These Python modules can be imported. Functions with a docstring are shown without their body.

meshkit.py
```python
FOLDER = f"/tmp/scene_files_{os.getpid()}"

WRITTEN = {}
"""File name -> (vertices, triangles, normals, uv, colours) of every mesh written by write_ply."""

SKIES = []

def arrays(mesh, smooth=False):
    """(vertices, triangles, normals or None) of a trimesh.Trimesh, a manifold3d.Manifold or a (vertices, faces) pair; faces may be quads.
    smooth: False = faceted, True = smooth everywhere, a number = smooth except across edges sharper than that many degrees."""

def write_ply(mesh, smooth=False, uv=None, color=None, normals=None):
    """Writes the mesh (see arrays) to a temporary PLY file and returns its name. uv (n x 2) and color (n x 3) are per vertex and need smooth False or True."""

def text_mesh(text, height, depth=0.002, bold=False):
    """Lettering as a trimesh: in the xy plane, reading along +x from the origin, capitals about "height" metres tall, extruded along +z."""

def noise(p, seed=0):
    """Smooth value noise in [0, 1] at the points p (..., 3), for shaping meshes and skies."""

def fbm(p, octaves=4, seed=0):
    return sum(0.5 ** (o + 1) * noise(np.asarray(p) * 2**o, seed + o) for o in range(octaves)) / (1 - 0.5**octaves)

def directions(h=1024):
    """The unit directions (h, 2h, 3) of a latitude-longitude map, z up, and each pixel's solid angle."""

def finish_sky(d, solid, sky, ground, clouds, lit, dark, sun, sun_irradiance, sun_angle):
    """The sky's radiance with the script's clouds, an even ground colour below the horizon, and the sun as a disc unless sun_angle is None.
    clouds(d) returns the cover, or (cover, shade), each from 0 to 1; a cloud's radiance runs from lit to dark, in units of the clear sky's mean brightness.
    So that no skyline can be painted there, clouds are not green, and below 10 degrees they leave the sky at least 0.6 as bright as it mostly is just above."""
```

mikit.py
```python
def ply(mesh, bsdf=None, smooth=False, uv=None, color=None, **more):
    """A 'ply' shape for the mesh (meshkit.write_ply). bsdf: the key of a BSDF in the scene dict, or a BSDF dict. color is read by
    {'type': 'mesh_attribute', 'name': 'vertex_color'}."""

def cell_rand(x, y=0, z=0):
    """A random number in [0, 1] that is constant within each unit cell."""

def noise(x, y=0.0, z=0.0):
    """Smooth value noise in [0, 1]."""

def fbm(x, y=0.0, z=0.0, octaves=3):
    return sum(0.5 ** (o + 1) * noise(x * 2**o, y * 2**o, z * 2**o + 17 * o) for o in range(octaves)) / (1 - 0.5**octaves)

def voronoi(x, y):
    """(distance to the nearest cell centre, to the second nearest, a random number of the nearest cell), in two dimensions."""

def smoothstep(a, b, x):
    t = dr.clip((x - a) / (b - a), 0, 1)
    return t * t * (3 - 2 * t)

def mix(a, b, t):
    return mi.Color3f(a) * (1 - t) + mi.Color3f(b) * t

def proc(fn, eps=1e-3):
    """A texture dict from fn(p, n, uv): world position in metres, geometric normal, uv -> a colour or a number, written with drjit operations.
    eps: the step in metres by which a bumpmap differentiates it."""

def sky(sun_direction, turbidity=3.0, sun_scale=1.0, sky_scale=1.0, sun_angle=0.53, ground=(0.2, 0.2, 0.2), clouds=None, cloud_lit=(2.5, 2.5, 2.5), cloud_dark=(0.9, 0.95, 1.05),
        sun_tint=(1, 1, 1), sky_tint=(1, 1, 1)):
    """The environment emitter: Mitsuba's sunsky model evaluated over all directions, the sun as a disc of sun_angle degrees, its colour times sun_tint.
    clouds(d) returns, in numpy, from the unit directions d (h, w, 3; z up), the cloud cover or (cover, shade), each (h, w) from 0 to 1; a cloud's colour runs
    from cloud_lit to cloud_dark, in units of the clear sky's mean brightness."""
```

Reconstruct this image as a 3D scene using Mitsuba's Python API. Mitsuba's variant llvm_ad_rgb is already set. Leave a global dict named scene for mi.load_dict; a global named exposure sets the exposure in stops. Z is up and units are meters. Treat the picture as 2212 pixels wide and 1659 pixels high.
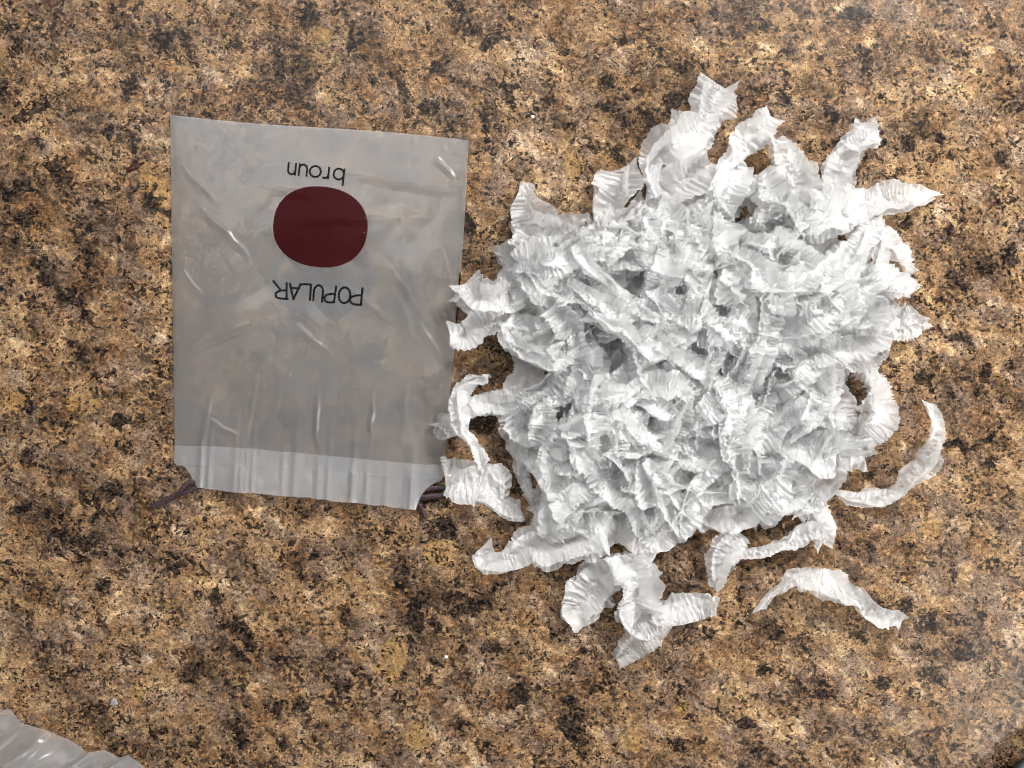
import math, random
import numpy as np, trimesh, mitsuba as mi, drjit as dr, mikit, meshkit
from scipy.interpolate import PchipInterpolator
from scipy.ndimage import gaussian_filter1d, gaussian_filter, maximum_filter
from shapely.geometry import LineString, Polygon, Point
from shapely import affinity
from shapely.ops import unary_union
from mikit import noise, fbm, voronoi, smoothstep, mix, proc
random.seed(7); np.random.seed(7)
T = mi.ScalarTransform4f
scene, labels = {}, {}

# ------------------------------------------------------------------ camera, light, exposure
CAM_H, VIEW_W = 0.45, 0.62                    # phone held 45 cm above the counter, 62 cm of counter across the frame
scene['camera'] = {'type': 'perspective', 'fov': math.degrees(2 * math.atan(VIEW_W / 2 / CAM_H)), 'fov_axis': 'x', 'near_clip': 0.01, 'far_clip': 50.0,
                   'to_world': T().look_at(origin=[0, 0, CAM_H], target=[0, 0, 0], up=[0, 1, 0])}
exposure = 0.38
LAMPS = [((0.98, 1.50, 1.40), 0.42, (41, 40.5, 39.5)),          # (position, half size, radiance)
         ((1.85, -1.05, 1.40), 0.42, (44, 43.5, 42.5))]
scene['room_light'] = {'type': 'constant', 'radiance': {'type': 'rgb', 'value': [0.23, 0.23, 0.233]}}   # light of the pale room all round
for i, (p, h, rad) in enumerate(LAMPS):
    key = 'ceiling_lamp' + ('' if i == 0 else '_%03d' % i)
    d = trimesh.creation.cylinder(h, 0.004, sections=40); d.apply_translation([p[0], p[1], p[2]])
    scene[key + '__diffuser'] = mikit.ply(d, {'type': 'diffuse', 'reflectance': {'type': 'rgb', 'value': [.8, .8, .8]}}, emitter={'type': 'area', 'radiance': {'type': 'rgb', 'value': list(rad)}})
    b = trimesh.creation.cylinder(h * 1.12, 0.05, sections=40); b.apply_translation([p[0], p[1], p[2] + 0.029])
    scene[key + '__housing'] = mikit.ply(b, {'type': 'diffuse', 'reflectance': {'type': 'rgb', 'value': [.7, .7, .7]}})
    labels[key] = {'label': ['round white ceiling lamp beyond the far right corner of the counter', 'round white ceiling lamp beyond the near right edge of the counter'][i], 'category': 'lamp'}

panel = trimesh.creation.box([1.1, 1.0, 0.01]); panel.apply_translation([-.48, 1.03, 1.40])
frame = trimesh.creation.box([1.16, 1.06, 0.04]); frame.apply_translation([-.48, 1.03, 1.427])
scene['ceiling_panel__diffuser'] = mikit.ply(panel, {'type': 'diffuse', 'reflectance': {'type': 'rgb', 'value': [.8, .8, .8]}}, emitter={'type': 'area', 'radiance': {'type': 'rgb', 'value': [3.2, 3.2, 3.2]}})
scene['ceiling_panel__frame'] = mikit.ply(frame, {'type': 'diffuse', 'reflectance': {'type': 'rgb', 'value': [.7, .7, .7]}})
labels['ceiling_panel'] = {'label': 'wide dim ceiling light panel that the top of the bag mirrors', 'category': 'lamp'}

MM = VIEW_W / 2212.0                          # metres on the counter per unit of the sketch the layout was measured in (2212 wide)
def W(px, py, z=0.0):
    """Counter position of a measured point that stands z metres above the counter."""
    k = MM * (CAM_H - np.asarray(z, float)) / CAM_H
    px, py = np.asarray(px, float), np.asarray(py, float)
    return np.stack(np.broadcast_arrays((px - 1106) * k, (829.5 - py) * k, z), -1)

# ------------------------------------------------------------------ materials
# printed stone pattern of the laminate: crystals (x, y, radius x, radius y, turn) in millimetres, by kind
def B(px, py, rx, ry, a=0.0): return ((px - 1106) * MM * 1e3, (829.5 - py) * MM * 1e3, rx * MM * 1e3, ry * MM * 1e3, math.radians(-a))
OCHRE = [B(178, 874, 44, 28, 5), B(848, 1425, 36, 58, 15), B(905, 1590, 40, 40, 0), B(30, 870, 36, 24, 0), B(300, 1495, 22, 28), B(1240, 365, 24, 38), B(2010, 1140, 30, 24),
         B(1470, 1530, 24, 20), B(335, 400, 28, 70, -25), B(950, 1195, 40, 30), B(1330, 1180, 26, 20), B(700, 75, 24, 16), B(1365, 1600, 26, 34)]
RUST = [B(60, 460, 80, 60), B(150, 360, 60, 40, -30), B(190, 600, 50, 70), B(610, 30, 50, 30), B(830, 330, 40, 26), B(560, 210, 70, 26), B(470, 60, 40, 26), B(1010, 400, 36, 40), B(1480, 30, 40, 20), B(940, 180, 40, 26),
        B(1060, 1230, 36, 50), B(1080, 1520, 40, 30, -50), B(600, 1390, 40, 30), B(640, 1200, 30, 26), B(870, 1300, 26, 60, -20), B(2030, 1150, 14, 26), B(1965, 1240, 12, 34, 30), B(240, 760, 40, 26), B(440, 660, 18, 40, -20), B(30, 1130, 30, 20),
        B(1640, 225, 30, 16), B(1200, 60, 22, 26), B(1860, 1060, 20, 14), B(2150, 130, 40, 20), B(1520, 1440, 26, 20), B(90, 1290, 40, 26)]
DARK = [B(665, 30, 34, 44, -20), B(600, 132, 18, 40, -20), B(870, 180, 12, 40, -20), B(930, 230, 26, 22, -30), B(1010, 480, 26, 40, -35), B(1060, 90, 36, 18, -25), B(330, 440, 26, 34), B(55, 470, 40, 22, -10), B(280, 190, 26, 36),
        B(70, 240, 60, 16, -30), B(130, 370, 30, 40), B(100, 560, 16, 20), B(180, 570, 22, 16), B(255, 910, 20, 16), B(60, 990, 22, 24), B(170, 1170, 46, 30, 10), B(270, 960, 18, 16), B(380, 1225, 26, 18), B(470, 1300, 14, 44),
        B(245, 1060, 22, 26), B(415, 1460, 40, 26, -40), B(220, 1260, 22, 14), B(500, 1350, 40, 20), B(745, 1330, 18, 30), B(900, 1340, 30, 26, -20), B(740, 1480, 30, 24), B(650, 1520, 24, 20), B(1010, 1310, 44, 26), B(1060, 1400, 26, 16),
        B(1120, 1500, 40, 26, -30), B(1230, 1560, 36, 30), B(1310, 180, 30, 26, -20), B(1345, 90, 26, 18), B(1405, 265, 20, 34), B(1340, 330, 18, 24), B(1455, 225, 22, 26), B(1700, 215, 24, 18), B(1850, 30, 44, 18), B(1870, 140, 14, 38), B(1800, 250, 22, 20),
        B(1720, 350, 20, 18), B(1960, 310, 24, 20), B(2050, 500, 14, 18), B(1960, 480, 16, 14), B(2075, 730, 30, 18), B(2130, 800, 18, 20), B(2000, 815, 26, 18), B(2060, 960, 30, 14), B(2150, 1000, 26, 14), B(2060, 1240, 16, 22), B(2000, 1350, 30, 40),
        B(1960, 1310, 22, 30, 20), B(2080, 1410, 30, 26), B(2010, 1460, 36, 26), B(1910, 1480, 30, 20), B(1770, 1500, 26, 16), B(1650, 1450, 26, 14), B(1610, 1560, 24, 14), B(1460, 1610, 30, 20), B(2180, 560, 24, 44), B(2160, 340, 22, 16),
        B(1080, 640, 16, 22), B(1110, 560, 14, 16), B(1040, 900, 50, 60), B(960, 1140, 40, 26), B(560, 780, 22, 30), B(640, 900, 40, 24), B(800, 760, 30, 30), B(700, 840, 22, 24), B(500, 640, 26, 20), B(880, 620, 24, 40), B(560, 940, 26, 20), B(860, 880, 30, 22)]
CREAM = [B(1110, 220, 50, 34), B(720, 110, 50, 40), B(900, 60, 40, 26), B(400, 330, 70, 40, -25), B(230, 330, 50, 40, -25), B(1960, 1560, 40, 30), B(2110, 1440, 50, 40), B(900, 1530, 40, 26), B(540, 1330, 36, 26), B(60, 760, 36, 22), B(1960, 430, 50, 60), B(1930, 200, 60, 40),
         B(280, 1560, 50, 30), B(1600, 1490, 50, 26), B(150, 150, 50, 40), B(950, 1440, 34, 40), B(1180, 400, 26, 30), B(740, 1640, 60, 20), B(580, 640, 60, 50), B(700, 740, 60, 40), B(850, 740, 40, 50), B(2060, 300, 40, 40)]
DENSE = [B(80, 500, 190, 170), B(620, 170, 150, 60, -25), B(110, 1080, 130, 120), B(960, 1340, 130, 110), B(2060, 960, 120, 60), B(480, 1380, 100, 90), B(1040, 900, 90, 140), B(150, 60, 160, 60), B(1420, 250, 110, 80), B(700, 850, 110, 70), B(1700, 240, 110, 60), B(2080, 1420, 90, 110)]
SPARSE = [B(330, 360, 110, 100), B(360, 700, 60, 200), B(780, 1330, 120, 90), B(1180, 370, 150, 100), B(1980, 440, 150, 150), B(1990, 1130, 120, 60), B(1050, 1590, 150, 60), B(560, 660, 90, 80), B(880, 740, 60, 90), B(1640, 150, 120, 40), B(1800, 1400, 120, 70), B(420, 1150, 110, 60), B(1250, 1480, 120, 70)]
def blots(X, Y, items):
    m = mi.Float(0)
    for cx, cy, rx, ry, a in items:
        dx, dy = X - cx, Y - cy
        c, s = math.cos(a), math.sin(a)
        q = dr.square((dx * c + dy * s) / rx) + dr.square((dy * c - dx * s) / ry)
        m = dr.maximum(m, 1 - q)
    return m

def laminate(p, n, uv):
    x0, y0 = p.x * 1e3, p.y * 1e3
    wx, wy = fbm(x0 / 6.0, y0 / 6.0, 1.5, octaves=2) - .5, fbm(x0 / 6.0, y0 / 6.0, 7.5, octaves=2) - .5
    wx2, wy2 = noise(x0 / 1.3, y0 / 1.3, 3.5) - .5, noise(x0 / 1.3, y0 / 1.3, 9.5) - .5
    x, y = x0 + 5.0 * wx + 1.0 * wx2, y0 + 5.0 * wy + 1.0 * wy2       # fields bend the grain
    u, v = x * .80 - y * .60, x * .60 + y * .80                       # the stone's drift runs down to the right
    big = fbm(u / 36.0, v / 23.0, 2.5, octaves=2)
    mid = fbm(u / 11.0, v / 8.0, 4.5, octaves=3)
    mid2 = fbm(u / 11.0 + 31, v / 7.0, 14.5, octaves=3)
    fine = fbm(x / 2.3, y / 2.0, 6.5, octaves=3)
    # base: fine pale and brown grain
    warped_x, warped_y = x0 + 8 * wx + 1.6 * wx2, y0 + 8 * wy + 1.6 * wy2
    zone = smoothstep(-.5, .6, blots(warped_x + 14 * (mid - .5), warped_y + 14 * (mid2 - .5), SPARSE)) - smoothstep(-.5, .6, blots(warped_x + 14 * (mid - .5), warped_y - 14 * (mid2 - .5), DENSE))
    gx, gy = x0 + 1.6 * wx + .5 * wx2, y0 + 1.6 * wy + .5 * wy2
    ragged = fbm(gx / 1.7, gy / 1.5, 36.5, octaves=3)
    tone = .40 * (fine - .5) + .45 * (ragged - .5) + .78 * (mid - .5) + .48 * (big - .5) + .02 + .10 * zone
    tan, taupe = mi.Color3f(.300, .198, .112), mi.Color3f(.222, .160, .118)
    warm = smoothstep(.38, .60, fbm(u / 16.0 + 70, v / 11.0, 24.5, octaves=2))
    col = mix(taupe, tan, warm)
    col = mix(col, col * .42, smoothstep(.02, -.26, tone))
    col = mix(col, mix((.46, .37, .27), (.48, .36, .21), warm), smoothstep(.03, .30, tone) * .9)
    rough = (mid2 - .5) * 1.5 + (fine - .5) * 1.1
    cr = smoothstep(.0, .6, blots(warped_x, warped_y, CREAM) + rough)
    col = mix(col, mix((.26, .18, .10), (.54, .42, .26), fine), cr * .5)
    rust = dr.maximum(smoothstep(.54, .68, fbm(u / 14.0 + 5, v / 9.0, 21.5, octaves=3)) * .8, smoothstep(.0, .7, blots(warped_x, warped_y, RUST) + rough))
    col = mix(col, mix((.085, .034, .012), (.31, .165, .070), smoothstep(.25, .75, fine)), rust * .62)
    oc = smoothstep(.10, .42, blots(x0 + 5.5 * wx + 1.0 * wx2, y0 + 5.5 * wy + 1.0 * wy2, OCHRE) + rough * .5)
    streak = noise(u / .65 + 3 * wx, v / 5.0, 31.5)
    col = mix(col, mix((.25, .140, .040), (.52, .36, .15), streak * .6 + fine * .5), oc * .55)
    # round brown-grey grains, thick in some places
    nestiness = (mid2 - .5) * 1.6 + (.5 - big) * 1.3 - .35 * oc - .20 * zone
    f1, f2, r = voronoi(gx / 4.0, gy / 3.5)
    g = smoothstep(.60, .40, f1 + .35 * (fine - .5)) * smoothstep(0, .06, .09 + .80 * nestiness - r)
    col = mix(col, mix((.060, .040, .030), (.165, .112, .080), cell_tone(r) * .7 + .5 * (fine - .2)), g * .82)
    f1b, f2b, rb = voronoi(gx / 1.8 + 40, gy / 1.6 + 9)
    gb = smoothstep(.56, .34, f1b) * smoothstep(0, .06, .10 + .55 * nestiness - rb)
    col = mix(col, mix((.050, .033, .024), (.150, .104, .072), cell_tone(rb)), gb * .62)
    col = col * (.80 + .40 * cell_tone(rb * 3.1))
    # black mica in ragged nests and along cracks
    dk = blots(warped_x + 5 * (mid - .5), warped_y + 9 * (mid2 - .5), DARK) * .85 + (mid2 - .5) * 1.3 + (ragged - .5) * 2.8
    lump = fbm(gx / 7.5 + 13, gy / 6.4, 33.5, octaves=3)
    nest = dr.maximum(smoothstep(.10, .45, dk), smoothstep(.08, .26, (lump - .5) * 1.35 + nestiness * .95 + (ragged - .5) * .75 - .23))
    col = mix(col, mix((.009, .007, .008), (.085, .064, .056), smoothstep(.35, .75, noise(x / 1.5, y / 1.5, 40.5))), nest * .9)
    f1c, f2c, rc = voronoi(gx / 3.6 + 11, gy / 3.2 + 70)
    spot = smoothstep(.24, .13, f1c + .25 * (fine - .5)) * smoothstep(0, .04, .05 + .3 * nestiness - rc)
    col = mix(col, mi.Color3f(.012, .009, .009), spot * .9)
    crack = 1 - dr.abs(2 * noise(u / 13.0 + .35 * wx2, v / 9.0, 51.5) - 1)
    crack = smoothstep(.962, .992, crack + .05 * (fine - .5)) * smoothstep(.58, .70, noise(x0 / 7.0, y0 / 7.0, 61.5))
    col = mix(col, mi.Color3f(.014, .010, .009), crack * .85)
    hair = 1 - dr.abs(2 * fbm(x / 2.3 + 1.2 * wx2, y / 2.3, 8.5, octaves=2) - 1)      # thin pale threads over all
    col = mix(col, col * 1.25 + mi.Color3f(.085, .066, .045), smoothstep(.86, .99, hair) * (.75 - .35 * oc))
    col = col * (.60 + .80 * noise(x0 / .55, y0 / .55, 71.5))
    k = dr.clip(mi.luminance(col) / .20, .02, 4)
    col = col * dr.power(k, .48) * mi.Color3f(.66, .595, .545)
    return dr.clip(col, .004, .75)
def cell_tone(r): return dr.clip(mi.Float(r) * 9.7 - dr.floor(mi.Float(r) * 9.7), 0, 1)
def lam_bump(p, n, uv):
    return fbm(p.x / .0011, p.y / .0011, 3.3, octaves=2)
def rgb(*c): return {'type': 'rgb', 'value': list(c)}
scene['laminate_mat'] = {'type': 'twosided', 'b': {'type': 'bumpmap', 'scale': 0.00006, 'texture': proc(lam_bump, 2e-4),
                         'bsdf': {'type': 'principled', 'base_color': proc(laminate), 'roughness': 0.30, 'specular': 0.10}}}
def film_crease(p, n, uv):
    a = noise(p.x / .0017, p.y / .0017, p.z / .0017); b = noise(p.x / .0009 + 9, p.y / .0009, p.z / .0009)
    return .7 * dr.abs(2 * a - 1) + .3 * dr.abs(2 * b - 1)
def film(base, rough, st, dt):
    return {'type': 'bumpmap', 'scale': 0.0006, 'texture': proc(film_crease, 2e-4), 'bsdf': {'type': 'principledthin', 'base_color': rgb(*base), 'roughness': rough, 'spec_trans': st, 'diff_trans': dt, 'eta': 2.0}}
scene['film_mat'] = film((.988, .989, .985), .14, .38, .92)
scene['film_clear_mat'] = film((.96, .96, .955), .22, .62, .90)
scene['bag_mat'] = {'type': 'principledthin', 'base_color': rgb(.99, .985, .98), 'roughness': 0.22, 'spec_trans': 0.82, 'diff_trans': .9, 'eta': 1.42}
scene['bag_back_mat'] = {'type': 'principledthin', 'base_color': rgb(.98, .975, .97), 'roughness': 0.36, 'spec_trans': 0.99, 'diff_trans': 1.0, 'eta': 1.35}
scene['hem_mat'] = {'type': 'principledthin', 'base_color': rgb(.93, .93, .94), 'roughness': 0.24, 'spec_trans': 0.74, 'diff_trans': 0.8, 'eta': 1.5}
scene['black_ink_mat'] = {'type': 'twosided', 'b': {'type': 'principled', 'base_color': rgb(.006, .006, .007), 'roughness': .5, 'specular': .06}}
scene['maroon_ink_mat'] = {'type': 'twosided', 'b': {'type': 'principled', 'base_color': rgb(.030, .003, .004), 'roughness': .5, 'specular': .06}}
scene['rear_ink_mat'] = {'type': 'twosided', 'b': {'type': 'principled', 'base_color': rgb(.03, .03, .035), 'roughness': .5}}
scene['cord_mat'] = {'type': 'twosided', 'b': {'type': 'principled', 'base_color': rgb(.034, .017, .020), 'roughness': .45, 'sheen': .2}}
scene['dish_mat'] = {'type': 'twosided', 'b': {'type': 'principled', 'base_color': rgb(.006, .011, .010), 'roughness': .45}}
scene['crumb_mat'] = {'type': 'twosided', 'b': {'type': 'principled', 'base_color': rgb(.035, .008, .004), 'roughness': .3}}
scene['white_crumb_mat'] = {'type': 'twosided', 'b': {'type': 'principled', 'base_color': rgb(.8, .8, .77), 'roughness': .5}}

# ------------------------------------------------------------------ counter
slab = trimesh.creation.box([1.5, 1.1, 0.03]); slab.apply_translation([0.0, 0.0, -0.015])
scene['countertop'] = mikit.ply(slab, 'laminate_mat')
labels['countertop'] = {'label': 'brown speckled stone pattern laminate countertop under everything', 'category': 'countertop', 'kind': 'structure'}

def grid_faces(nu, nv):
    i, j = np.meshgrid(np.arange(nu - 1), np.arange(nv - 1), indexing='ij')
    a = (i * nv + j).ravel()
    return np.stack([a, a + nv, a + nv + 1, a + 1], 1)
def N2(x, y, s=0): return meshkit.noise(np.stack(np.broadcast_arrays(np.asarray(x, float), np.asarray(y, float), 0.37 + 0 * np.asarray(x, float)), -1), s)
def smooth01(a, b, x):
    t = np.clip((x - a) / (b - a), 0, 1); return t * t * (3 - 2 * t)

# ------------------------------------------------------------------ drawstring bag
LEFT = np.array([(368, 248), (371, 500), (375, 800), (377, 962), (376, 1000), (384, 1003), (396, 1007), (406, 1018), (414, 1032), (420, 1046), (427, 1057)], float)
RIGHT = np.array([(1012, 303), (1003, 480), (985, 720), (968, 900), (960, 1004), (954, 1037), (940, 1043), (926, 1052), (914, 1064), (905, 1082), (898, 1103)], float)
KN = np.array([0, .28, .62, .82, .875, .905, .925, .945, .962, .98, 1.0])
bl, br = PchipInterpolator(KN, LEFT), PchipInterpolator(KN, RIGHT)
CREASES = [(395, 360, 470, 440, .7, 7), (430, 450, 505, 510, .9, 9), (470, 480, 545, 560, .6, 8), (415, 745, 548, 690, 1.0, 7), (425, 762, 548, 718, -.8, 6), (385, 570, 440, 640, .6, 8), (640, 700, 720, 770, .7, 9), (720, 600, 850, 690, .5, 10),
           (830, 560, 930, 700, .5, 10), (560, 400, 720, 430, .6, 9), (700, 372, 1008, 420, .7, 8), (600, 478, 870, 470, .7, 9), (940, 330, 985, 390, .8, 7), (850, 620, 905, 760, .5, 12), (560, 800, 530, 960, .6, 6), (690, 830, 684, 965, .9, 6), (810, 840, 800, 970, .9, 6),
           (462, 830, 440, 960, .7, 6), (880, 800, 870, 960, .5, 8), (900, 690, 975, 800, .6, 9), (950, 520, 985, 640, .5, 8), (440, 900, 520, 945, .7, 8), (610, 840, 590, 900, .4, 7), (780, 480, 800, 560, .5, 6)]
def hem_line(px):      # upper edge of the hem
    return np.interp(px, [377, 412, 480, 548, 670, 765, 838, 920, 960], [962, 964, 965, 970, 981, 990, 997, 1004, 1004])
PLEATS = np.sort(np.random.RandomState(4).uniform(430, 900, 20))
def front_z(px, py):
    """Height of the bag's front sheet above the counter, metres."""
    px, py = np.asarray(px, float), np.asarray(py, float)
    t = np.clip((py - (248 + (px - 368) * .085)) / 765, 0, 1)
    l, r = 370 + t * 8, 1012 - t * 54
    s = np.clip((px - l) / (r - l), 0, 1)
    e = np.clip(4 * s * (1 - s), 0, 1) ** .55
    f = smooth01(-.1, .36, t) * .95 * (1 - .45 * smooth01(.72, .95, t))
    z = 1.3 + 7.0 * e * f + 3.0 * (N2(px / 120, py / 120, 3) - .5) * e * f * 2 + 1.6 * (N2(px / 52 + py / 90, py / 70 - px / 200, 5) - .5) * e * 1.6 * f + 1.1 * np.abs(N2(px / 70 - py / 90, py / 60 + px / 80, 15) - .5) * e * 2 * f
    for x0, y0, x1, y1, h, w in CREASES:
        L = math.hypot(x1 - x0, y1 - y0); ux, uy = (x1 - x0) / L, (y1 - y0) / L
        a, b = (px - x0) * ux + (py - y0) * uy, -(px - x0) * uy + (py - y0) * ux
        b = b + 9 * (N2(a / 26, a * 0, int(x0)) - .5); w = w * 1.9
        along = np.clip(np.minimum(a, L - a) / (L * .35), 0, 1)
        z = z + h * 1.25 * along * np.maximum(0, 1 - np.abs(b) / w * np.where(b > 0, 1, 2.2)) ** 1.2
    # gathers of the drawn channel
    k = smooth01(-150, 70, py - hem_line(px))
    d = px[..., None] - (PLEATS + 14 * (N2(PLEATS, PLEATS * 0 + 3, 8) - .5)) + (py[..., None] - 1030) * .06
    g = np.maximum(0, 1 - np.abs(d) / (6 + 7 * N2(PLEATS * 1.7, PLEATS * 0, 2))) * (.4 + N2(PLEATS * 2.3, PLEATS * 0, 4))
    z = z + g.sum(-1) * 1.1 * k ** 2 * (.5 + N2(px / 40, py / 25, 18))
    hb = smooth01(965, 1060, py - (px - 400) * .08)
    z = z + 2.6 * hb * e
    z = z + .35 * (N2(px / 14, py / 30, 12) - .5) * (.5 + k)
    return np.maximum(z, .9) * 1e-3
def bag_rows(t0, t1, ns, nt):
    t = np.linspace(t0, t1, nt)
    l, r = bl(t), br(t)
    s = np.linspace(0, 1, ns)
    P = l[:, None, :] * (1 - s[None, :, None]) + r[:, None, :] * s[None, :, None]
    sag = smooth01(.9, 1, t)[:, None]
    wave = 7 * (N2(P[..., 0] / 60, P[..., 0] * 0, 6) - .5) + 5 * (N2(P[..., 0] / 18, P[..., 0] * 0, 9) - .5)
    P[..., 1] += sag * (wave - 6 * np.sin(math.pi * s)[None, :])
    P[..., 1] += (1 - smooth01(0, .06, t))[:, None] * 3 * np.sin(2 * math.pi * s)[None, :]
    return P
bag = 'drawstring_bag'
P = bag_rows(0, 1, 320, 420)
z = front_z(P[..., 0], P[..., 1])
scene[bag + '__front_panel'] = mikit.ply((W(P[..., 0], P[..., 1], z).reshape(-1, 3), grid_faces(*z.shape)), 'bag_mat', smooth=True)
Pb = bag_rows(0, .985, 60, 90)
zb = .35e-3 + .5e-3 * N2(Pb[..., 0] / 50, Pb[..., 1] / 50, 2)
scene[bag + '__back_panel'] = mikit.ply((W(Pb[..., 0], Pb[..., 1], zb).reshape(-1, 3), grid_faces(*zb.shape)), 'bag_back_mat', smooth=True)
# the doubled film of the channel
t = np.linspace(0, 1, 90); sx = np.linspace(0.004, .996, 320)
rows = bag_rows(.55, 1, 320, 200)
top = np.stack([np.interp(sx, [0, 1], [378, 959]), hem_line(np.interp(sx, [0, 1], [378, 959]))], -1)
HP = []
for j in range(320):
    col = rows[:, j]
    y0 = hem_line(col[:, 0])
    k = np.argmax(col[:, 1] > y0)
    d0, d1 = col[k - 1, 1] - y0[k - 1], col[k, 1] - y0[k]
    k = k - 1 + d0 / (d0 - d1)
    yy = np.linspace(0, 1, 60)
    idx = np.interp(yy, [0, 1], [k, 199])
    HP.append(np.stack([np.interp(idx, np.arange(200), col[:, 0]), np.interp(idx, np.arange(200), col[:, 1])], -1))
HP = np.array(HP)
hz = front_z(HP[..., 0], HP[..., 1]) + .35e-3 + .35e-3 * N2(HP[..., 0] / 9, HP[..., 1] / 20, 3)
scene[bag + '__hem'] = mikit.ply((W(HP[..., 0], HP[..., 1], hz).reshape(-1, 3), grid_faces(*hz.shape)), 'hem_mat', smooth=True)
sxp = np.linspace(380, 955, 260)
syp = np.interp(sxp, [380, 560, 640, 800, 955], [1004, 1006, 1012, 1026, 1036])
seam = np.stack([np.stack([sxp, syp + d], -1) for d in (-1.3, 0, 1.3)], 1)
sz = front_z(seam[..., 0], seam[..., 1]) + np.array([.8, 1.25, .8])[None, :] * 1e-3
scene[bag + '__seam'] = mikit.ply((W(seam[..., 0], seam[..., 1], sz).reshape(-1, 3), grid_faces(*sz.shape)), 'hem_mat', smooth=True)

def printed(key, shape, material, lift=.18e-3, zf=front_z, step=4.0):
    """A flat print that follows the film."""
    vs, fs, n = [], [], 0
    for g in getattr(shape, 'geoms', [shape]):
        v, f = trimesh.creation.triangulate_polygon(g, engine='earcut')
        v, f = trimesh.remesh.subdivide_to_size(np.column_stack([v, 0 * v[:, 0]]), f, step)
        vs.append(v[:, :2]); fs.append(f + n); n += len(v)
    v, f = np.vstack(vs), np.vstack(fs)
    zz = zf(v[:, 0], v[:, 1]) + lift
    scene[key] = mikit.ply((W(v[:, 0], v[:, 1], zz), f), material, smooth=True)
def local(p0, p1, strokes, width):
    ex = np.array(p1, float) - p0; L = np.linalg.norm(ex); ex /= L
    ey = np.array([ex[1], -ex[0]])
    return unary_union([LineString([tuple(np.array(p0) + a * ex + b * ey) for a, b in st]).buffer(width / 2, quad_segs=5) for st in strokes])
def arc(cx, cy, rx, ry, a0, a1, n=24): return [(cx + rx * math.cos(math.radians(a)), cy + ry * math.sin(math.radians(a))) for a in np.linspace(a0, a1, n)]
def smooth_stroke(pts, n=26):
    p = np.array(pts, float); k = np.r_[0, np.cumsum(np.linalg.norm(np.diff(p, axis=0), axis=1))]
    return [tuple(q) for q in PchipInterpolator(k, p)(np.linspace(0, k[-1], n))]
X = 23.5
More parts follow.
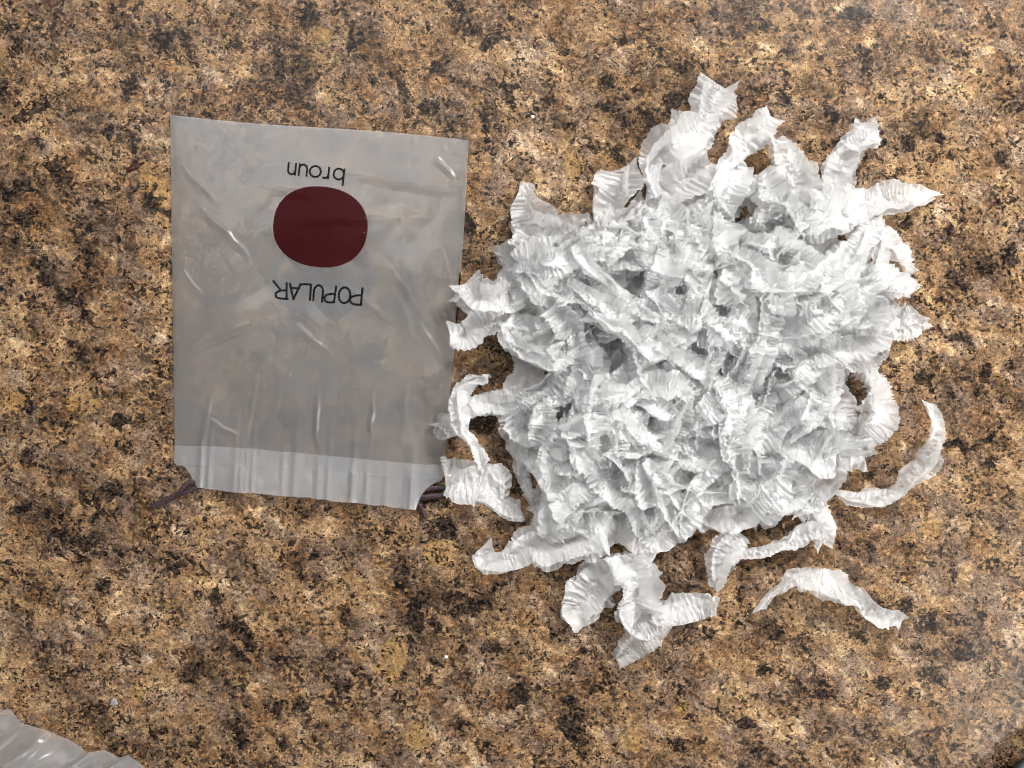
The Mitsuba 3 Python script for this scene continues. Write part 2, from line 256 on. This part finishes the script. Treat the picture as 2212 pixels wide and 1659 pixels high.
broun = {'b': [[(3, 0), (3, 34)], arc(14, X / 2, 11, X / 2, 0, 360)],
         'r': [[(36, 0), (36, X)], arc(44, X - 9, 8, 9, 65, 180, 10)],
         'o': [arc(65, X / 2, 12, X / 2, 0, 360)],
         'u': [[(83, X), (83, 9)] + arc(91.5, 9, 8.5, 9, 180, 360) + [(100, X)], [(100, X), (100, 0)]],
         'n': [[(108, 0), (108, X)], [(108, 0), (108, X - 9)] + arc(116, X - 9, 8, 9, 180, 0) + [(124, 0)]]}
popular = {'p': [[(1, 0), (1.5, 36)], smooth_stroke([(1, 35.5), (13, 36), (24, 32), (26, 25), (20, 19), (8, 15.5), (2, 15)])],
           'o': [arc(38.5, 18, 12.5, 17, 0, 360, 40)],
           'p2': [[(58, 1), (60, 35)], smooth_stroke([(59, 34.5), (70, 36), (80, 33), (81, 26), (74, 19), (60, 17)])],
           'u': [smooth_stroke([(86, 36), (85.5, 14), (89, 4), (95, 1), (101, 4), (105, 13), (105, 34)])],
           'l': [[(112, 34), (112.5, 1.5)], smooth_stroke([(112.5, 1.5), (122, 1), (136, 3)])],
           'a': [[(135, 2), (148, 36)], [(148, 36), (158, 3)], [(138, 12), (155, 11)]],
           'r': [[(165, 2), (163, 33)], smooth_stroke([(160, 36), (175, 36.5), (186, 33), (187, 27), (178, 20), (166, 18)]), smooth_stroke([(176, 19), (184, 11), (194, 0)])]}
for i, (c, st) in enumerate(broun.items()):
    printed(bag + '__letter' + ('' if i == 0 else '_%03d' % i), local((747, 366), (628, 352.5), st, 4.2), 'black_ink_mat')
for i, (c, st) in enumerate(popular.items()):
    printed(bag + '__letter_%03d' % (i + 5), local((784, 623), (591, 607), st, 4.6), 'black_ink_mat')
a = np.linspace(0, 2 * math.pi, 90, endpoint=False)
ova = np.stack([692 + 102 * np.sign(np.cos(a)) * np.abs(np.cos(a)) ** .9, 490 + 87 * np.sign(np.sin(a)) * np.abs(np.sin(a)) ** .9], -1)
printed(bag + '__printed_oval', affinity.rotate(Polygon(ova), 7), 'maroon_ink_mat', lift=.15e-3, step=8)
labels[bag + '__printed_oval'] = {'label': 'plain dark maroon oval printed on the frosted film'}
printed(bag + '__edge_mark', LineString([(994, 590), (985, 700)]).buffer(1.6), 'black_ink_mat')
ring = affinity.scale(Point(692, 600).buffer(1, quad_segs=24), 112, 84).difference(affinity.scale(Point(692, 592).buffer(1, quad_segs=24), 96, 66))
printed(bag + '__rear_print', unary_union([ring, LineString([(625, 612), (755, 622)]).buffer(22)]), 'rear_ink_mat', zf=lambda px, py: .35e-3 + .5e-3 * N2(px / 50, py / 50, 2), lift=.12e-3, step=10)
labels[bag] = {'label': 'flat frosted plastic drawstring bag with a maroon oval and black lettering', 'category': 'bag'}

def cord(key, pts, radius=1.5):
    """A braided cord through measured points (x, y, height mm)."""
    p = np.array(pts, float)
    q = W(p[:, 0], p[:, 1], p[:, 2] * 1e-3)
    k = np.r_[0, np.cumsum(np.linalg.norm(np.diff(q, axis=0), axis=1))]
    L = k[-1]; n = int(L / .00035)
    c = np.stack([gaussian_filter1d(PchipInterpolator(k, q[:, i])(np.linspace(0, L, n)), 5, mode='nearest') for i in range(3)], -1)
    t = np.gradient(c, axis=0); t /= np.linalg.norm(t, axis=1, keepdims=True)
    a = np.cross(t, [0, 0, 1.0]); a /= np.linalg.norm(a, axis=1, keepdims=True)
    b = np.cross(a, t)
    m = 20; th = np.arange(m + 1) * 2 * math.pi / m
    s = np.linspace(0, L, n)[:, None] * 1e3 / 2.1
    h1 = np.abs(np.sin(math.pi * (s + 2 * th[None, :] / math.pi))); h2 = np.abs(np.sin(math.pi * (s - 2 * th[None, :] / math.pi)))
    h = np.maximum(h1, h2) ** 2 * (.6 + .4 * np.sign(np.sin(2 * th))[None, :] * np.where(h1 > h2, 1, -1))
    r = radius * 1e-3 * (.72 + .36 * h)
    taper = np.clip(np.minimum(np.arange(n), np.arange(n)[::-1]) / 8.0, .15, 1)[:, None]
    r = r * taper
    v = c[:, None] + (r * np.cos(th))[..., None] * a[:, None] + (r * .8 * np.sin(th))[..., None] * b[:, None]
    scene[key] = mikit.ply((v.reshape(-1, 3), grid_faces(n, m + 1)), 'cord_mat', smooth=True)
cord(bag + '__drawstring', [(600, 1058, 2.2), (480, 1048, 2.6), (430, 1052, 3.0), (404, 1062, 3.4), (370, 1073, 2.6), (345, 1085, 2.2), (322, 1100, 1.8)])
cord(bag + '__drawstring_001', [(520, 1056, 2.2), (440, 1044, 4.0), (410, 1040, 4.4), (396, 1052, 5.4), (388, 1066, 3.8), (365, 1080, 2.0), (332, 1096, 1.9)])
cord(bag + '__drawstring_002', [(600, 1062, 2.2), (740, 1070, 2.4), (850, 1076, 2.4), (898, 1074, 2.8), (915, 1074, 4.5), (938, 1071, 4.2), (968, 1068, 3.0), (990, 1062, 2.0)])
cord(bag + '__drawstring_003', [(760, 1078, 2.0), (860, 1083, 2.2), (902, 1085, 3.8), (912, 1100, 4.0), (917, 1114, 2.6), (919, 1126, 1.9)])
cord(bag + '__drawstring_004', [(900, 1070, 2.2), (925, 1056, 3.0), (950, 1053, 2.6), (985, 1058, 1.9)])

# ------------------------------------------------------------------ the crinkled elastic covers
CELL = .0015
HN = 280
height = np.zeros((HN, HN))                     # what already lies on the counter, metres
def hidx(x, y): return np.clip(((x + .21) / CELL).astype(int), 0, HN - 1), np.clip(((y + .21) / CELL).astype(int), 0, HN - 1)
COUNT = [0]
def cover(pts, label=None, roll=0.0, lift=0.0, pleat=1.0, mat='film_mat', crimp=None, comp=.5, du=.0005, rope=0.0, group='crinkled white plastic covers', wild=1.0, sheets=2):
    """A bunched cover: two plies of film gathered along an elastic spine. pts: (x, y, width[, height mm]) measured; it rests on what lies there already."""
    i = COUNT[0]; COUNT[0] += 1
    key = 'plastic_cover' + ('' if i == 0 else '_%03d' % i)
    rs = np.random.RandomState(100 + i)
    p = np.array([tuple(q) + ((0,) if len(q) == 3 else ()) for q in pts], float)
    c2 = W(p[:, 0], p[:, 1], 0)[:, :2]
    k = np.r_[0, np.cumsum(np.linalg.norm(np.diff(c2, axis=0), axis=1))]
    L = k[-1]; nu = max(12, int(L / du)); s = np.linspace(0, L, nu)
    C = PchipInterpolator(k, c2)(s); C = np.stack([gaussian_filter1d(C[:, j], 4, mode='nearest') for j in (0, 1)], -1)
    wid = PchipInterpolator(k, p[:, 2])(s) * MM * .93 * (1 + wild * .7 * (N2(s / .014 + rs.uniform(0, 99), 0 * s + 21, i) - .45))
    up = gaussian_filter1d(PchipInterpolator(k, p[:, 3])(s), 3, mode='nearest') * 1e-3
    ow = rs.uniform(0, 500)
    t = np.gradient(C, axis=0); t /= np.linalg.norm(t, axis=1, keepdims=True) + 1e-12
    side = np.stack([-t[:, 1], t[:, 0]], -1)
    C = C + side * ((N2(s / .011 + ow, 0 * s + 6, i) - .5) * .0045 * wild)[:, None]
    t = np.gradient(C, axis=0); t /= np.linalg.norm(t, axis=1, keepdims=True) + 1e-12
    t = np.stack([gaussian_filter1d(t[:, j], 3, mode='nearest') for j in (0, 1)], -1)
    side = np.stack([-t[:, 1], t[:, 0]], -1)
    under = []
    for f in (-.35, 0, .35):
        q = C + side * (wid * f)[:, None]
        ix, iy = hidx(q[:, 0], q[:, 1]); under.append(height[ix, iy])
    under = np.array(under)
    base = gaussian_filter1d(.55 * under.max(0) + .45 * under.mean(0), 6, mode='nearest') + .0010 + up + lift * 1e-3
    base = base + np.maximum(0, N2(s / .017 + ow, 0 * s + 9, i) - .35) * .008 * wild
    C = C * ((CAM_H - base) / CAM_H)[:, None]            # measured outlines are brought back to where things stand
    nv = max(9, int(wid.max() / .00115)) | 1
    v = np.linspace(-1, 1, nv)[None, :]
    av, sg = np.abs(v), np.sign(v)
    um = (s * 1e3)[:, None]
    m = max(4, int(.0045 / (L / nu)))
    vs, fs, n0, ends = [], [], 0, []
    for q in range(sheets):
        o, sd = ow + 61.3 * q, 40 * i + 17 * q
        w_ = wid * (1.0 if q == 0 else .86)
        half = w_[:, None] / 2
        lam = rs.uniform(1.6, 3.8)
        ph = np.cumsum(np.exp(2.4 * (N2(s * 1e3 / 5.0 + o, 0 * s, sd) - .5))) * (L / nu) * 1e3 / lam
        phi = ph[:, None] + .5 * (N2(um / 7 + o, v * 1.5 + 9, sd + 1) - .5) + 1.5 * av * (N2(um / 10 + o, sg * 3 + 0 * um, sd + 2) - .5) + sg * 40
        cell = np.floor(phi); fr = phi - cell
        amp = .15 + 1.7 * N2(cell * 7.31 + o, 0 * um, sd + 3) ** 1.5
        peak = .2 + .6 * N2(cell * 3.7 + o, 5 + 0 * cell, sd + 4)
        pw = .14 + .42 * N2(cell * 4.3 + o, 8 + 0 * cell, sd + 23)       # narrow ridges with flat film between
        tri = 2 * np.maximum(0, 1 - np.abs(fr - (.3 + .4 * peak)) / pw) - .7
        gate = smooth01(.32, .62, N2(um / 8 + o, v * 1.4 + 4, sd + 15))
        A = 1.6e-3 * pleat * (.08 + .92 * av ** .7) * np.minimum(1, half / .008) * (.25 + .75 * gate)
        hv = v * half * 1e3
        n1 = N2(um / 2.0 + o, hv / 2.0 + 31, sd + 5); n2 = N2(um / 6.0 + o, hv / 6.0 + 77, sd + 6)
        n3 = N2(um / 1.0 + o, hv / 1.0, sd + 7); n4 = N2((um + hv) / 3.4 + o, (um - hv) / 6.5 + 13, sd + 16)
        calm = 1 - .75 * gate * np.minimum(1, av * 2.5)
        disp = A * tri * amp + calm * (.50e-3 + .8e-3 * smooth01(.40, .70, n2)) * (.5 - np.abs(2 * n1 - 1)) + calm * .35e-3 * (.5 - np.abs(2 * N2(um / 1.4 + o, hv / 2.3 + 5, sd + 22) - 1)) + 2.6e-3 * (n2 - .5) + 2.4e-3 * wild * (.5 + .5 * calm) * (.5 - np.abs(2 * n4 - 1))
        disp = disp + np.exp(-(v * half / .0021) ** 2) * 1.3e-3 * (n3 - .4)
        cu = [(N2(s / .014 + o + 50 * e, 0 * s, sd + 8 + e) - (.40 if q == 0 else .12)) * 1.9 for e in (0, 1)]
        curl = np.where(v < 0, cu[0][:, None], cu[1][:, None])
        disp = disp + curl * av ** 1.4 * half * .95
        jag = .26 * (N2(cell * 5.1 + o, 2 + 0 * um, sd + 10) - .5) + .50 * (N2(um / 6 + o, sg * 4 + 0 * um, sd + 11) - .5)
        lat = v * half * (1 + jag * av) * (1 - .25 * np.minimum(1, np.abs(curl))) + .25e-3 * tri * av
        rolls = math.radians(roll) + (N2(s / .022 + ow, 0 * s + 2, i + 12) - .5) * 1.5 * wild + rope * np.linspace(-1, 1, nu)
        cr, sr = np.cos(rolls)[:, None], np.sin(rolls)[:, None]
        alongj = (2.4e-3 * av * (N2(um / 5 + o, sg * 7 + 0 * um, sd + 13) - .5) + .9e-3 * (n2 - .5) + .6e-3 * (N2(um / 1.6, hv / 3 + 11, sd + 14) - .5))
        xy = C[:, None, :] + side[:, None, :] * (lat * cr - disp * sr)[..., None] + t[:, None, :] * alongj[..., None]
        zz = base[:, None] + lat * sr + disp * cr + (.0006 * q)
        teeth = (np.arange(nv) % 2) * .0010                          # ends are cut with small teeth
        slant = v[0] * half.max() * rs.uniform(-.5, .5)
        fade = np.exp(-np.arange(nu) / 6.0)[:, None]
        xy += t[:, None, :] * ((slant[None, :] * fade) + (slant * rs.uniform(-1, 1))[None, :] * fade[::-1])[..., None]
        xy[0] += t[0] * teeth[:, None]; xy[-1] -= t[-1] * teeth[:, None]
        lo = .00035 + .0006 * n1
        zz = np.where(zz < .0022, lo + (.0022 - lo) * np.exp(np.clip((zz - .0022) / .003, -9, 0)), zz)
        V = np.concatenate([xy, zz[..., None]], -1)
        if crimp is not None:
            a, b = (0, m) if crimp == 'start' else (nu - m, nu)
            if q == 0:
                strip = V[a:b].copy(); vv = np.arange(nv)
                strip[..., 2] = strip[..., 2] * .3 + strip[..., 2].mean() * .7 + .0006 + ((vv % 2) * .0008)[None, :] * np.where(np.arange(b - a) % 4 == 0, .1, 1)[:, None]
                scene[key + '__crimped_end'] = mikit.ply((strip.reshape(-1, 3), grid_faces(b - a, nv)), 'film_mat', smooth=False)
            V = V[m - 1:] if crimp == 'start' else V[:nu - m + 1]
        vs.append(V.reshape(-1, 3)); fs.append(grid_faces(len(V), nv) + n0); n0 += V.shape[0] * nv
    VV, FF = np.vstack(vs), np.vstack(fs)
    scene[key + ('__film' if crimp else '')] = mikit.ply((VV, FF), mat, smooth=True)
    ix, iy = hidx(VV[:, 0], VV[:, 1])
    new = np.zeros_like(height); np.maximum.at(new, (ix, iy), VV[:, 2])
    new = maximum_filter(new, 2)
    height[:] = np.where(new > 0, np.maximum(height, height * (1 - comp) + new * comp), height)
    labels[key] = {'label': label, 'category': 'plastic cover', 'group': group}
    return key

# loose ones, and those that stick out of the heap, one by one round it
cover([(2000, 868, 18, 18), (2018, 915, 38, 20), (2008, 985, 50, 16), (1962, 1040, 40, 11), (1925, 1072, 30, 8), (1870, 1082, 46, 4), (1795, 1062, 16, 1)], 'loose twisted white plastic cover lying right of the heap, curved like a hook', rope=.6, roll=30, pleat=.6)
cover([(1634, 1318, 38, 0), (1650, 1290, 26, 4), (1690, 1268, 30, 9), (1716, 1248, 50, 11), (1790, 1262, 64, 9), (1850, 1290, 54, 7), (1905, 1315, 54, 4), (1952, 1340, 36, 1)], 'loose white plastic cover below the heap at the right, arched like a caterpillar', roll=16, pleat=.8)
cover([(1400, 1180, 60, 5), (1340, 1232, 86, 6), (1278, 1268, 96, 6), (1252, 1315, 84, 5), (1270, 1352, 50, 4)], 'white plastic cover with fanned pleats curling left at the bottom of the heap', crimp=None, roll=-6)
cover([(1330, 1200, 60, 8), (1372, 1250, 96, 8), (1375, 1310, 105, 7), (1420, 1345, 70, 4)], 'white plastic cover bunched in a rosette below the heap', roll=5)
cover([(1400, 1315, 40, 2), (1450, 1315, 62, 2), (1510, 1302, 66, 2), (1552, 1306, 52, 1)], 'short white plastic cover pointing right from the bottom rosette')
cover([(1440, 1335, 30, 2), (1408, 1362, 60, 2), (1362, 1400, 62, 1), (1328, 1428, 44, 0)], 'hazy white plastic cover tip lowest in the picture, below the rosette', mat='film_clear_mat')
cover([(1590, 1140, 60, 6), (1560, 1190, 92, 4), (1545, 1225, 74, 2), (1534, 1270, 16, 0)], 'white pleated cover tip pointing straight down at the lower edge of the heap')
cover([(1046, 1168, 30, 2), (1040, 1205, 52, 1), (1085, 1205, 60, 3), (1150, 1180, 88, 5), (1230, 1165, 96, 7), (1310, 1140, 90, 8)], 'white cover along the lower left edge of the heap, frayed end to the left', roll=-12, crimp='start')
cover([(958, 1032, 84, 4), (1000, 1042, 92, 5), (1050, 1050, 96, 5), (1085, 1090, 60, 3), (1130, 1100, 60, 3)], 'white pleated cover whose cut end touches the right corner of the bag', pleat=1.25, crimp='start', roll=-4)
cover([(1050, 1010, 34, 3), (1030, 965, 30, 9), (1000, 920, 42, 13), (990, 870, 50, 12), (1005, 830, 58, 8), (1060, 808, 66, 6)], 'twisted rope like white cover looping left of the heap beside the bag', rope=1.2, roll=30)
cover([(938, 915, 30, 0), (962, 925, 62, 0), (985, 945, 50, 0)], 'small hazy cover end lying on the right edge of the bag', mat='film_clear_mat', lift=1.0)
cover([(1010, 872, 52, 0), (1075, 875, 60, 2), (1150, 860, 80, 3)], 'white pleated cover under the twisted rope at the left of the heap')
cover([(968, 715, 46, 5), (1010, 735, 86, 6), (1065, 700, 96, 7), (1130, 690, 80, 6)], 'white cover reaching over the right edge of the bag, hazy tip to the left', mat='film_mat')
cover([(1000, 612, 84, 2), (1040, 640, 84, 4), (1095, 630, 80, 5), (1140, 590, 80, 5)], 'white fluffy pleated cover at the upper right edge of the bag', pleat=1.3)
cover([(1068, 548, 50, 0), (1100, 552, 70, 0), (1150, 540, 80, 2)], 'sheer net like cover end at the left of the heap, half hidden', mat='film_clear_mat')
cover([(1138, 392, 22, 0), (1140, 430, 70, 1), (1162, 490, 100, 4), (1215, 520, 110, 6), (1285, 500, 90, 5)], 'white cover with a pointed tip at the upper left of the heap', crimp=None, roll=6)
cover([(1345, 362, 88, 1), (1335, 410, 110, 2), (1320, 460, 100, 3), (1330, 510, 80, 3)], 'white cover with a toothed crimped end at the top left of the heap', crimp='start', pleat=1.2)
cover([(1420, 470, 60, 3), (1450, 410, 110, 2), (1505, 375, 110, 2), (1535, 350, 60, 1)], 'white cover folded in a triangle under the topmost cover', pleat=1.1)
cover([(1556, 185, 92, 2), (1538, 235, 100, 4), (1500, 285, 112, 6), (1440, 318, 112, 6), (1408, 352, 54, 5), (1405, 395, 34, 4), (1420, 430, 40, 3)], 'topmost white pleated cover with a crimped end sticking up out of the heap', crimp='start', pleat=1.15)
cover([(1668, 252, 66, 3), (1625, 290, 84, 5), (1585, 330, 56, 6), (1555, 380, 26, 6), (1530, 440, 30, 5)], 'white cover second from the top, narrowing to a thin twisted tail', crimp=None)
cover([(1672, 300, 40, 3), (1705, 350, 72, 4), (1740, 410, 88, 5), (1770, 470, 90, 5)], 'white pleated cover running down right of the twisted tail')
cover([(1862, 262, 60, 0), (1845, 300, 84, 1), (1820, 350, 84, 2), (1800, 410, 96, 4), (1790, 480, 90, 5)], 'white cover with a ragged end at the top right of the heap', pleat=.8)
cover([(1900, 293, 16, 1), (1868, 302, 56, 2), (1835, 330, 50, 2)], 'small pointed flap of film on the ragged cover at the top right')
cover([(2020, 428, 10, 2), (1970, 425, 62, 3), (1900, 440, 84, 4), (1820, 462, 92, 6), (1740, 480, 90, 6)], 'white cover with a pointed end reaching farthest right near the top of the heap', pleat=.8)
cover([(1958, 600, 70, 8), (1925, 545, 74, 8), (1880, 515, 60, 7), (1830, 530, 50, 6)], 'white cover curling up round a hole at the right of the heap', roll=14)
cover([(1800, 640, 80, 5), (1850, 600, 62, 7), (1905, 598, 56, 8), (1965, 640, 60, 7)], 'white cover under the curl at the right edge of the heap', roll=-10)
cover([(2003, 692, 40, 5), (1960, 700, 80, 6), (1890, 690, 92, 6), (1810, 680, 90, 7)], 'white rounded cover end at the right edge of the heap, below the curl', roll=-14)
cover([(1850, 800, 46, 4), (1885, 830, 72, 5), (1890, 880, 84, 5), (1850, 930, 90, 6), (1790, 950, 90, 7)], 'white cover with outward fanned pleats at the right of the heap, beside a dark hole', pleat=1.25)
cover([(1872, 990, 50, 1), (1840, 970, 84, 3), (1780, 985, 110, 5)], 'white pleated cover tip at the lower right of the heap near the hook shaped one')
cover([(1770, 1175, 40, 2), (1760, 1120, 90, 4), (1720, 1070, 100, 5)], 'white cover with a triangular tip at the lower right corner of the heap')
cover([(1590, 1205, 26, 3), (1650, 1186, 30, 5), (1720, 1160, 50, 5), (1775, 1150, 60, 4)], 'narrow white cover edging the heap at the lower right')

# the body of the heap
BODY = Polygon([(1125, 520), (1200, 490), (1290, 490), (1340, 450), (1430, 440), (1540, 440), (1600, 370), (1660, 360), (1730, 410), (1800, 470), (1930, 475), (1905, 560), (1950, 620), (1965, 700), (1850, 745), (1790, 800), (1830, 900), (1830, 960), (1790, 1020), (1760, 1110),
                (1740, 1150), (1600, 1160), (1520, 1150), (1400, 1170), (1290, 1150), (1180, 1160), (1110, 1130), (1150, 1050), (1120, 950), (1130, 860), (1105, 800), (1085, 710), (1105, 620)])
HOLES = [(1198, 668, 16), (1146, 806, 20), (1272, 622, 9), (1843, 815, 20), (1640, 1172, 14), (1850, 562, 16), (1790, 512, 6)]
def zone(c):
    r = math.hypot(c[0] - 1490, c[1] - 800)
    if r < 140: return 'crinkled white plastic cover tangled into the very middle of the white heap'
    return 'crinkled white plastic cover in the ' + ('upper' if c[1] < 800 else 'lower') + (' left' if c[0] < 1490 else ' right') + ' part of the white heap'
def scatter(n, shrink, seed, wmin=70, wmax=120, size=(200, 360), tilt=45, pl=(.45, 1.5), **kw):
    rs = np.random.RandomState(seed)
    inner = BODY.buffer(-shrink)
    made, centres = 0, []
    x0, y0, x1, y1 = inner.bounds
    while made < n:
        best, bd = None, -1                                     # spread evenly
        for _ in range(14):
            c = np.array([rs.uniform(x0, x1), rs.uniform(y0, y1)])
            if not inner.contains(Point(c)): continue
            d = min([np.linalg.norm(c - q) for q in centres] or [999])
            if d > bd: best, bd = c, d
        if best is None: continue
        centres.append(best)
        L, a, bend = rs.uniform(*size), rs.uniform(0, 2 * math.pi), rs.uniform(-1.6, 1.6)
        w0 = rs.uniform(wmin, wmax)
        pts, q, ang = [], best - L / 2 * np.array([math.cos(a), math.sin(a)]), a - bend / 2
        for j in range(7):
            pts.append((q[0], q[1])); ang2 = ang + bend * j / 6 + rs.uniform(-.25, .25); q = q + L / 6 * np.array([math.cos(ang2), math.sin(ang2)])
        keep = [r for r in pts if BODY.buffer(10).contains(Point(r)) and all(math.hypot(r[0] - h[0], r[1] - h[1]) > h[2] + 34 for h in HOLES)]
        if len(keep) < 4: centres.pop(); continue
        ws = [w0 * rs.uniform(.6, 1.15) for _ in keep]; ws[0] *= .55; ws[-1] *= .55
        cover([(r[0], r[1], w_) for r, w_ in zip(keep, ws)], label=zone(best), roll=rs.uniform(-tilt, tilt), pleat=rs.uniform(*pl), **kw)
        made += 1
scatter(34, 6, 1, 80, 130, comp=.4, sheets=1)
scatter(32, 34, 2, 80, 130, comp=.4)
scatter(22, 70, 3, comp=.45)
scatter(16, 110, 4, 60, 110)
scatter(38, 8, 5, 60, 105, comp=.3, size=(170, 320), tilt=26, wild=.5, pl=(.9, 1.9))
scatter(36, 16, 6, 45, 85, comp=.3, size=(150, 300), tilt=30, wild=.5, pl=(.9, 1.9), du=.00055)

# ------------------------------------------------------------------ what else reaches into the frame
def clear_bag():
    """Crumpled edge of a frosted plastic bag: sharp folds run from the edge out of the frame."""
    E = np.array([(-30, 1528), (0, 1533), (22, 1533), (48, 1562), (108, 1580), (150, 1598), (175, 1613), (187, 1626), (226, 1620), (258, 1637), (276, 1631), (302, 1648), (318, 1668), (330, 1700)], float)
    k = np.r_[0, np.cumsum(np.linalg.norm(np.diff(E, axis=0), axis=1))]
    nu, nv = 260, 90
    s = np.linspace(0, k[-1], nu)
    edge = np.stack([np.interp(s, k, E[:, j]) for j in (0, 1)], -1)
    far = np.array([-150.0, 1830.0])
    f = np.linspace(0, 1, nv)[None, :, None]
    aim = far + (edge - edge.mean(0)) * .75
    Pq = edge[:, None] * (1 - f) + aim[:, None] * f
    folds = [0, 40, 75, 128, 150, 205, 262, 300, 345, 375, 420, 470]
    hgt = [2, 9, 3, 8, 12, 5, 9, 3, 7, 2.5, 7, 2]
    fv = f[..., 0]
    u = s[:, None] + 40 * fv * (N2(s[:, None] / 90, fv * 2, 4) - .5)
    zz = np.interp(u, folds, hgt) * (.35 + .65 * smooth01(0, .25, fv)) + 16 * smooth01(0, .7, fv) + 2.5 * (N2(u / 16, fv * 5, 7) - .5) + .8
    return W(Pq[..., 0], Pq[..., 1], zz * 1e-3).reshape(-1, 3), grid_faces(nu, nv)
scene['clear_plastic_bag'] = mikit.ply(clear_bag(), 'hem_mat', smooth=25)
labels['clear_plastic_bag'] = {'label': 'crumpled frosted plastic bag edge in the lower left corner of the counter', 'category': 'bag'}
prof = np.array([(0, 1.2), (40, 1.2), (44, 2.2), (48, 6.0), (51, 9.6), (53, 10.4), (56, 10.6), (57.6, 10.0), (58, 9.2), (55, 5), (51, .4), (0, .4)]) * 1e-3
dish = trimesh.creation.revolve(prof, sections=120)
ctr = W(2203, 1648, .010)
v45 = np.array([.69, -.72]); dish.apply_translation([ctr[0] + v45[0] * .0585, ctr[1] + v45[1] * .0585, 0])
scene['dark_dish'] = mikit.ply(dish, 'dish_mat', smooth=40)
labels['dark_dish'] = {'label': 'rim of a dark green glossy dish in the lower right corner of the counter', 'category': 'dish'}
def lump(pts, zmax, seed):
    poly = Polygon(pts)
    v, f = trimesh.creation.triangulate_polygon(poly, engine='earcut'); v, f = trimesh.remesh.subdivide_to_size(np.column_stack([v, 0 * v[:, 0]]), f, 2.5)
    d = np.array([poly.exterior.distance(Point(q[:2])) for q in v])
    z = zmax * (1 - np.exp(-d / 3.0)) * (.6 + .8 * N2(v[:, 0] / 5, v[:, 1] / 5, seed)) * 1e-3 + 1e-4
    return W(v[:, 0], v[:, 1], z), f
scene['dark_crumb'] = mikit.ply(lump([(272, 371), (274, 362), (283, 356), (286, 350), (296, 353), (312, 349), (313, 353), (303, 358), (297, 366), (286, 369), (280, 374)], 1.6, 3), 'crumb_mat', smooth=30)
labels['dark_crumb'] = {'label': 'shiny dark maroon crumb on the counter left of the bag', 'category': 'crumb'}
scene['film_scrap'] = mikit.ply(lump([(238, 1523), (240, 1512), (246, 1508), (252, 1511), (255, 1522), (246, 1523)], .5, 5), 'film_clear_mat', smooth=30)
labels['film_scrap'] = {'label': 'tiny clear plastic scrap on the counter above the crumpled bag', 'category': 'scrap'}
for i, (px, py, lab) in enumerate([(1151, 252, 'tiny white crumb on the counter between the bag and the heap'), (964, 1419, 'tiny white crumb on the counter below the bag')]):
    key = 'white_crumb' + ('' if i == 0 else '_001')
    a = np.linspace(0, 2 * math.pi, 9)[:-1]
    scene[key] = mikit.ply(lump([(px + (3.2 + (j % 3)) * math.cos(b), py + 3.4 * math.sin(b)) for j, b in enumerate(a)], 1.0, 8 + i), 'white_crumb_mat', smooth=30)
    labels[key] = {'label': lab, 'category': 'crumb'}
